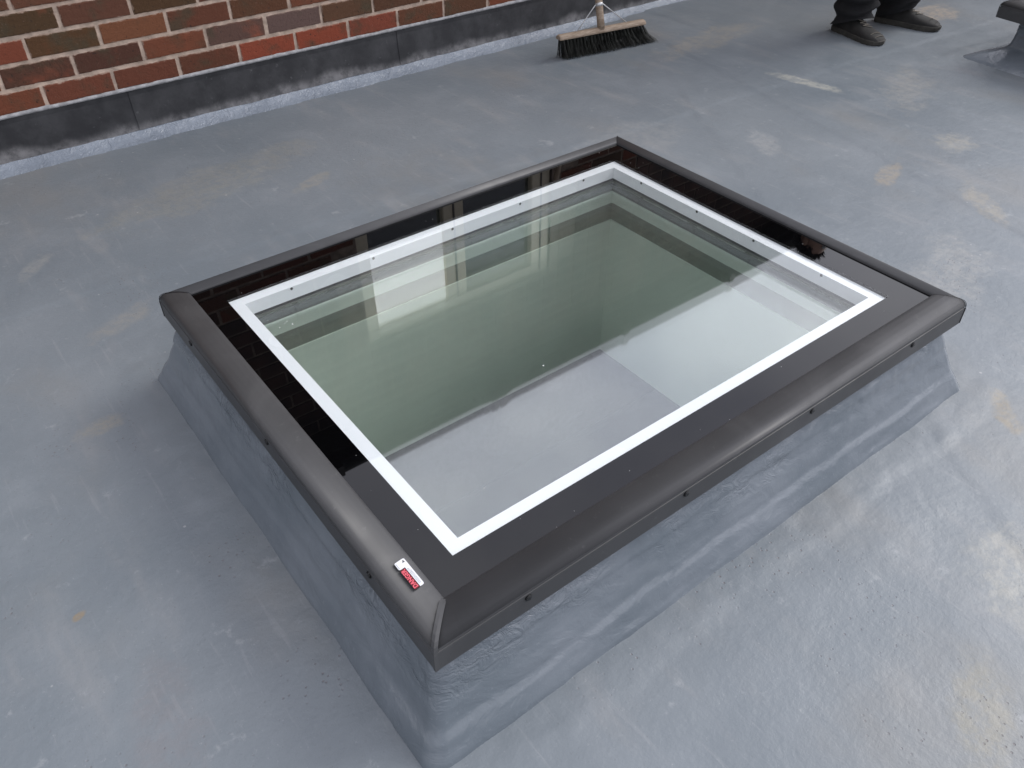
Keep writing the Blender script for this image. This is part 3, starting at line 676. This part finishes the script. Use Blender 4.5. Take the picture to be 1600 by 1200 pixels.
# coated fillet between roof and wall
v = []; NX = 620; pr = [(.030, .052), (.022, .040), (.010, .028), (-.004, .016), (-.018, .006), (-.030, .0015), (-.040, -.003)]
for i in range(NX + 1):
    x = -1.6 + 6.4 * i / NX
    for k, (yy, z) in enumerate(pr):
        a = .0022 * fb(x, yy, 0, 14) + .0016 * fb(x, yy, 3, 45); e = .006 * fb(x, 0, 2, 6) + .003 * fb(x, 0, 5, 30) if k >= 4 else 0
        v.append((x, WY - .026 + yy - .02 + .012 - e, z + a + .001))
n = len(pr); f = [(i * n + k, i * n + k + 1, (i + 1) * n + k + 1, (i + 1) * n + k) for i in range(NX) for k in range(n - 1)]
tag(obj('roof_fillet', v, f, m_fil, smooth=True), kind='structure')

# eaves, gutter and tiled roof over the wall
hr = empty('house_roof', (1, WY, EAVE), label='brown tiled house roof with black gutter above the brick wall', cat='roof')
obj('soffit', *box(WX0 - 1, WX1 - 1, -.13, .05, .0, .012), m_fascia, hr); obj('fascia', *box(WX0 - 1, WX1 - 1, -.15, -.131, -.02, .09), m_fascia, hr)
gp = [(-.151 - .055 + .055 * math.cos(math.pi * k / 10), .005 - .05 * math.sin(math.pi * k / 10) + .04) for k in range(11)]; gp2 = [(-.206 + .051 * math.cos(math.pi * (10 - k) / 10), .009 - .046 * math.sin(math.pi * (10 - k) / 10) + .04) for k in range(11)]
pp = gp + gp2; n = len(pp); v = [(WX0 - 1, *p) for p in pp] + [(WX1 - 1, *p) for p in pp]
obj('gutter', v, [(k, (k + 1) % n, n + (k + 1) % n, n + k) for k in range(n)], m_gutter, hr)
for bx in (-1.0, .06, 1.06, 1.12, 2.10, 3.1, 4.1, 5.1):
    obj('gutter_bracket', *box(bx, bx + .045, -.268, -.150, -.012, .058), m_gutter, hr)
obj('gutter_bracket', *box(1.0, 1.20, -.2635, -.155, -.014, .050), m_gutter, hr)
mb = MB(); pitch = R(28)
for r_ in range(12):
    for c_ in range(44):
        xx = WX0 - 1 + .3 * c_; s = r_ * .3; y = -.19 + s * math.cos(pitch); z = .075 + s * math.sin(pitch); dy, dz = .34 * math.cos(pitch), .34 * math.sin(pitch) - .012
        mb.add(([(xx, y, z + .018), (xx + .296, y, z + .018), (xx + .296, y + dy, z + dz), (xx, y + dy, z + dz), (xx, y, z), (xx + .296, y, z), (xx + .296, y + dy, z + dz - .015), (xx, y + dy, z + dz - .015)], [(0, 1, 2, 3), (7, 6, 5, 4), (0, 4, 5, 1), (1, 5, 6, 2), (3, 2, 6, 7), (0, 3, 7, 4)]))
tag(mb.obj('roof_tile', m_tile, hr), kind='stuff')

# ------------------------------------------------------------------ broom
BX, BY = 2.655, 2.805
br = empty('broom', (BX, BY, 0), label='wooden broom with stiff black bristles standing on the roof by the wall', cat='broom')
dirv = Vector((.450, -.066, 0)).normalized(); per_ = Vector((-dirv.y, dirv.x, 0)); HL = .232
mrot = Matrix(((dirv.x, per_.x, 0, 0), (dirv.y, per_.y, 0, 0), (0, 0, 1, 0), (0, 0, 0, 1)))
v = []; nn = 14; sec = [(-.021, .086), (-.0215, .092), (-.018, .099), (-.010, .104), (0, .106), (.010, .104), (.018, .099), (.0215, .092), (.021, .086)]
stn = [(-1, .80), (-.985, .93), (-.96, 1), (-.5, 1), (0, 1), (.5, 1), (.96, 1), (.985, .93), (1, .80)]
for s, k in stn:
    for yy, z in sec: v.append(mrot @ Vector((s * HL, yy * k, .086 + (z - .086) * (k if z > .09 else 1))))
n = len(sec); f = [(i * n + k, i * n + (k + 1) % n, (i + 1) * n + (k + 1) % n, (i + 1) * n + k) for i in range(len(stn) - 1) for k in range(n)] + [tuple(range(n))[::-1], tuple((len(stn) - 1) * n + k for k in range(n))]
obj('broom_head', v, f, m_wood, br, smooth=False)
rn = random.Random(5); mb = MB(); NT_ = 25
for i in range(NT_):
    for j in range(5):
        u = (i + .5) / NT_ * 2 - 1; wv = (j - 2) / 2
        for k in range(16):
            a = rn.uniform(0, 6.283); q = rn.random() ** .5
            bx, by = u * (HL - .010) + .0045 * q * math.cos(a), wv * .0175 + .0035 * q * math.sin(a)
            tx = bx * 1.06 + .026 + .045 * max(0, u) ** 2 + .012 * q * math.cos(a) + rn.gauss(0, .0035); ty = by * 1.5 + .010 * q * math.sin(a) + rn.gauss(0, .003)
            tz = rn.uniform(.001, .006); pts = []
            for s in (0, .5, 1):
                e = s ** 1.5; pts.append(Vector((bx + (tx - bx) * e, by + (ty - by) * e, .087 + (tz - .087) * s)))
            r0 = .0007
            vv_ = []
            for p in pts: vv_ += [mrot @ (p + Vector((r0, 0, 0))), mrot @ (p + Vector((-r0 * .5, r0 * .87, 0))), mrot @ (p + Vector((-r0 * .5, -r0 * .87, 0)))]
            mb.add((vv_, [(0, 1, 4, 3), (1, 2, 5, 4), (2, 0, 3, 5), (3, 4, 7, 6), (4, 5, 8, 7), (5, 3, 6, 8)]))
tag(mb.obj('bristles', m_bris, br), kind='stuff')
hd = Vector((.03, .275, 1)).normalized(); hb = Vector((-.01, -.005, .100))
obj('handle', *tube([hb, hb + hd * .05, hb + hd * .6, hb + hd * 1.20, hb + hd * 1.215], [.0165, .0165, .0155, .015, .008], 16), m_wood, br, smooth=True)
for s in (-1, 1):
    a = mrot @ Vector((s * .135, 0, .103)); b = hb + hd * .098 + dirv * s * .022; c = hb + hd * .102 + dirv * s * .012
    obj('stay', *tube([a, b, c], .0023, 8), m_wire, br, smooth=True)
obj('stay_clip', *tube([hb + hd * .094, hb + hd * .108], .0175, 16), m_wire, br, smooth=True)

# ------------------------------------------------------------------ person
def skin(name, joints, edges, mat, parent, sub=2, root=0):
    """joints: list of (x,y,z, rx, ry)"""
    me = bpy.data.meshes.new(name); me.from_pydata([j[:3] for j in joints], edges, []); o = bpy.data.objects.new(name, me); C.objects.link(o)
    m = o.modifiers.new('s', 'SKIN'); m.use_smooth_shade = True
    lay = me.skin_vertices[0]
    for i, j in enumerate(joints): lay.data[i].radius = (j[3], j[4] if len(j) > 4 else j[3])
    for i in range(len(joints)): lay.data[i].use_root = (i == root)
    s = o.modifiers.new('u', 'SUBSURF'); s.levels = sub; s.render_levels = sub
    bpy.context.view_layer.update()
    m2 = bpy.data.meshes.new_from_object(o.evaluated_get(bpy.context.evaluated_depsgraph_get())); bpy.data.objects.remove(o)
    m2.materials.clear(); m2.materials.append(mat); m2.polygons.foreach_set('use_smooth', [True] * len(m2.polygons))
    q = bpy.data.objects.new(name, m2); C.objects.link(q); q.parent = parent; return q
PXY = (3.93, 2.26)
pe = empty('person', (*PXY, 0), label='person in black work trousers and scuffed dark shoes standing on the roof', cat='person')
fA = ((3.757 - PXY[0], 2.335 - PXY[1]), (3.700 - PXY[0], 2.050 - PXY[1]))
fB = ((4.035 - PXY[0], 2.300 - PXY[1]), (4.112 - PXY[0], 2.005 - PXY[1]))
def foot(heel, toe):
    h, t = Vector((*heel, 0)), Vector((*toe, 0)); L_ = (t - h).length; d = (t - h).normalized(); s = Vector((-d.y, d.x, 0))
    # stations: along, half width, top of the upper
    S = [(.00, .026, .062), (.03, .034, .085), (.10, .038, .098), (.20, .039, .104), (.30, .040, .102), (.42, .043, .088), (.55, .047, .070), (.68, .050, .058), (.80, .050, .050), (.90, .044, .044), (.96, .033, .036), (1.0, .016, .024)]
    v = []; n = 12
    for a, wd, top in S:
        for k in range(n):
            th = math.pi * k / (n - 1); cx = math.cos(th); cz = math.sin(th) ** (.62)
            cx = math.copysign(abs(cx) ** .62, cx) * (1 - .22 * math.sin(th) ** 3)
            cx *= 1 if top < .08 else (1 - .25 * math.sin(th))
            v.append(h + d * (a * L_) + s * (cx * wd) + Vector((0, 0, .022 + (top - .022) * cz + .0030 * fb(a * 5, k * .3, wd, 2.0))))
    f = [(i * n + k, i * n + k + 1, (i + 1) * n + k + 1, (i + 1) * n + k) for i in range(len(S) - 1) for k in range(n - 1)] + [tuple(range(n)), tuple((len(S) - 1) * n + k for k in range(n))[::-1]]
    sh = obj('shoe', v, f, m_shoe, pe, smooth=True)
    # sole: outline with a lip, worn toe spring
    ring_ = [(a, wd + .004) for a, wd, _ in S]; ring_ = [(-.015, .012)] + ring_ + [(1.015, .010)]
    out_ = [(a, w_) for a, w_ in ring_] + [(a, -w_) for a, w_ in reversed(ring_)]; v = []
    for z, g in ((.000, .955), (.004, .99), (.016, 1.0), (.024, 1.0), (.027, .96)):
        for a, w_ in out_: v.append(h + d * ((a - .5) * (g + (.0 if g < 1 else 0)) + .5) * L_ + s * (w_ * g) + Vector((0, 0, z + (.006 * max(0, (a - .82) / .18) ** 2 if z < .02 else 0))))
    n = len(out_); f = [(r_ * n + k, r_ * n + (k + 1) % n, (r_ + 1) * n + (k + 1) % n, (r_ + 1) * n + k) for r_ in range(4) for k in range(n)] + [tuple(range(n))[::-1], tuple(range(4 * n, 5 * n))]
    obj('sole', v, f, m_sole, sh)
    # toe bumper, side panel seams, laces
    def on(a, u):   # point on the upper: a along, u -1..1 across
        for i in range(len(S) - 1):
            if S[i][0] <= a <= S[i + 1][0]:
                k = (a - S[i][0]) / (S[i + 1][0] - S[i][0]); wd = S[i][1] + k * (S[i + 1][1] - S[i][1]); tp = S[i][2] + k * (S[i + 1][2] - S[i][2])
                return h + d * a * L_ + s * (u * wd * .92) + Vector((0, 0, .024 + (tp - .022) * (1 - abs(u) ** 2.6) ** .62))
    seam = MB(); seam.add(tube([on(.84, u) + Vector((0, 0, .001)) for u in (-.9, -.6, -.3, 0, .3, .6, .9)], .0016, 6)); seam.add(tube([on(.45 + .1 * abs(u), u) for u in (-.95, -.8, -.62)], .0014, 6)); seam.add(tube([on(.45 + .1 * abs(u), u) for u in (.62, .8, .95)], .0014, 6))
    seam.add(tube([on(.93, u) + Vector((0, 0, .001)) for u in (-.7, -.3, 0, .3, .7)], .0014, 6)); seam.obj('seam', m_lace if heel is fA[0] else m_sole, sh)
    lc = MB()
    for a in (.40, .47, .54, .61):
        lc.add(tube([on(a, -.42) + Vector((0, 0, .003)), on(a + .015, 0) + Vector((0, 0, .006)), on(a, .42) + Vector((0, 0, .003))], .0022, 6)); lc.add(tube([on(a, -.42) + Vector((0, 0, .004)), on(a + .07, .42) + Vector((0, 0, .004))], .0020, 6))
    b0 = on(.42, 0) + Vector((0, 0, .008))
    for q in (-1, 1): lc.add(tube([b0, b0 + s * q * .016 + d * .004 + Vector((0, 0, .008)), b0 + s * q * .030 + d * .012, b0 + s * q * .014 + d * .012, b0], .0019, 6))
    lc.obj('lace', m_lace, sh)
    return h + d * .075, d
aA, dA = foot(*fA); aB, dB = foot(*fB)
hip = Vector((0.00, .03, .93))
# trousers: two pleated tubes joined at the seat
def trouser(a, d, hipx, flip):
    v = []; n = 36; rows = 110; k0 = Vector((a.x, a.y, .045)); kn = Vector((a.x * .8 + hipx * .2, a.y - .03, .50)); hp = Vector((hipx, .03, .92))
    for r_ in range(rows + 1):
        t = r_ / rows; z = .040 + t * .88
        c = k0.lerp(kn, min(1, (z - .04) / .46)) if z < .5 else kn.lerp(hp, (z - .5) / .42)
        rad = .088 - .010 * math.sin(min(1, z / .14) * math.pi) if z < .14 else .088 + (z - .14) * .030
        if z > .6: rad += (z - .6) * .06
        for k in range(n):
            th = 2 * math.pi * k / n
            fold = .011 * math.sin(z * 75 + 1.5 * math.sin(th * 2 + flip) + flip) * math.exp(-((z - .13) / .13) ** 2) + .005 * fb(math.cos(th), math.sin(th), z * 5 + flip * 3, 2)
            rr_ = rad + fold; oval = 1.12 if z < .25 else 1.0
            p = c + Vector((math.cos(th) * rr_ * .94, math.sin(th) * rr_ * oval, 0)); p.z = z
            if z < .2:  # hem rides up over the instep, drops at the heel
                fr = math.cos(th) * d.x + math.sin(th) * d.y; p.z += .034 * fr * (1 - (z - .04) / .16) + .020 * (1 - (z - .04) / .16)
                p += d * .012 * (1 - (z - .04) / .16)
            v.append(p)
    f = [(r_ * n + k, r_ * n + (k + 1) % n, (r_ + 1) * n + (k + 1) % n, (r_ + 1) * n + k) for r_ in range(rows) for k in range(n)]
    f.append(tuple(rows * n + k for k in range(n))); return v, f
mb = MB(); mb.add(trouser(aA, dA, -.085, 0.4)); mb.add(trouser(aB, dB, .085, 2.1))
v = []; n = 28
for z, rx, ry in ((.84, .16, .11), (.90, .185, .125), (.98, .18, .12), (1.04, .165, .112)):
    for k in range(n): th = 2 * math.pi * k / n; v.append((math.cos(th) * rx, .03 + math.sin(th) * ry, z))
mb.add((v, [(r_ * n + k, r_ * n + (k + 1) % n, (r_ + 1) * n + (k + 1) % n, (r_ + 1) * n + k) for r_ in range(3) for k in range(n)] + [tuple(range(n))[::-1], tuple(range(3 * n, 4 * n))]))
mb.obj('trousers', m_cloth, pe, smooth=True)
# body: one skinned surface, head, arms with hands hanging in front
J = [(0, .03, .95, .12, .10), (0, .03, 1.12, .12, .09), (0, .02, 1.32, .14, .10), (0, .015, 1.46, .08, .07), (0, .0, 1.53, .052, .055), (0, -.01, 1.585, .060, .070), (0, -.015, 1.66, .078, .095), (0, -.005, 1.73, .070, .085), (0, 0, 1.765, .040, .05)]
Ed = [(i, i + 1) for i in range(8)]
for s in (-1, 1):
    k = len(J); J += [(s * .17, .03, 1.43, .052), (s * .245, .04, 1.18, .042), (s * .235, -.09, .98, .030), (s * .225, -.125, .93, .022, .030), (s * .222, -.145, .885, .020, .036)]; Ed += [(3, k), (k, k + 1), (k + 1, k + 2), (k + 2, k + 3), (k + 3, k + 4)]
    for q, (off, ln) in enumerate(((-.030, .062), (-.010, .074), (.010, .070), (.028, .055))):
        b = len(J); bx, by, bz = s * .222, -.145, .885
        J += [(bx + s * .002, by + off, bz - .035, .0095), (bx, by + off * 1.15 - .004, bz - .035 - ln * .5, .0085), (bx - s * .012, by + off * 1.15, bz - .035 - ln * .92, .0075)]; Ed += [(k + 4, b), (b, b + 1), (b + 1, b + 2)]
    b = len(J); J += [(s * .210, -.180, .895, .011), (s * .200, -.205, .868, .0095), (s * .196, -.212, .842, .008)]; Ed += [(k + 3, b), (b, b + 1), (b + 1, b + 2)]
body = skin('body', J, Ed, m_skin, pe, 2)
J = [(0, .03, .93, .165, .125), (0, .03, 1.10, .150, .115), (0, .02, 1.30, .175, .125), (0, .02, 1.43, .120, .095), (0, .01, 1.49, .070, .070)]
Ed = [(i, i + 1) for i in range(4)]
for s in (-1, 1):
    k = len(J); J += [(s * .185, .03, 1.42, .075), (s * .255, .04, 1.18, .058), (s * .240, -.075, 1.00, .044)]; Ed += [(3, k), (k, k + 1), (k + 1, k + 2)]
skin('jacket', J, Ed, m_jacket, pe, 2)
# face
hc = Vector((0, -.015, 1.665))
nz_ = [(-.013, -.100, 1.640), (.013, -.100, 1.640), (0, -.126, 1.646), (-.008, -.097, 1.690), (.008, -.097, 1.690)]
obj('nose', nz_, [(0, 2, 3), (1, 4, 2), (2, 4, 3), (0, 1, 2)], m_skin, pe, smooth=True)
for s in (-1, 1):
    bm = bmesh.new(); bmesh.ops.create_uvsphere(bm, u_segments=12, v_segments=8, radius=.012); from_bm('eye', bm, m_eye, pe, True, (s * .030, -.094, 1.683))
    bm = bmesh.new(); bmesh.ops.create_uvsphere(bm, u_segments=12, v_segments=8, radius=.03); bmesh.ops.scale(bm, vec=(.35, .6, 1), verts=bm.verts); from_bm('ear', bm, m_skin, pe, True, (s * .080, .0, 1.668))
obj('mouth', *tube([(-.022, -.100, 1.612), (0, -.106, 1.610), (.022, -.100, 1.612)], [.003, .005, .003], 8), simple('lips', (.35, .15, .12), .5), pe, smooth=True)
# hair: cap of short tousled locks
mb = MB(); rh = random.Random(9)
for k in range(1500):
    th = rh.uniform(0, 6.283); ph = rh.uniform(0, 1.45) ; 
    if math.sin(th) < -.45 and ph > .85: continue
    dr_ = Vector((math.sin(ph) * math.cos(th), math.sin(ph) * math.sin(th), math.cos(ph))); p = Vector((0, 0, 1.685)) + Vector((dr_.x * .082, dr_.y * .102, dr_.z * .095))
    q = p + (dr_ * .5 + Vector((rh.uniform(-.6, .6), rh.uniform(-.6, .6), rh.uniform(-.2, .5)))) * .035; sd2 = dr_.cross(Vector((rh.uniform(-1, 1), rh.uniform(-1, 1), rh.uniform(-1, 1)))).normalized() * .006
    mb.add(([p - sd2 - dr_ * .012, p + sd2 - dr_ * .012, q, p - dr_ * .015 + dr_.cross(sd2) * .7], [(0, 1, 2), (1, 3, 2), (3, 0, 2)]))
tag(mb.obj('hair', m_hair, pe), kind='stuff')
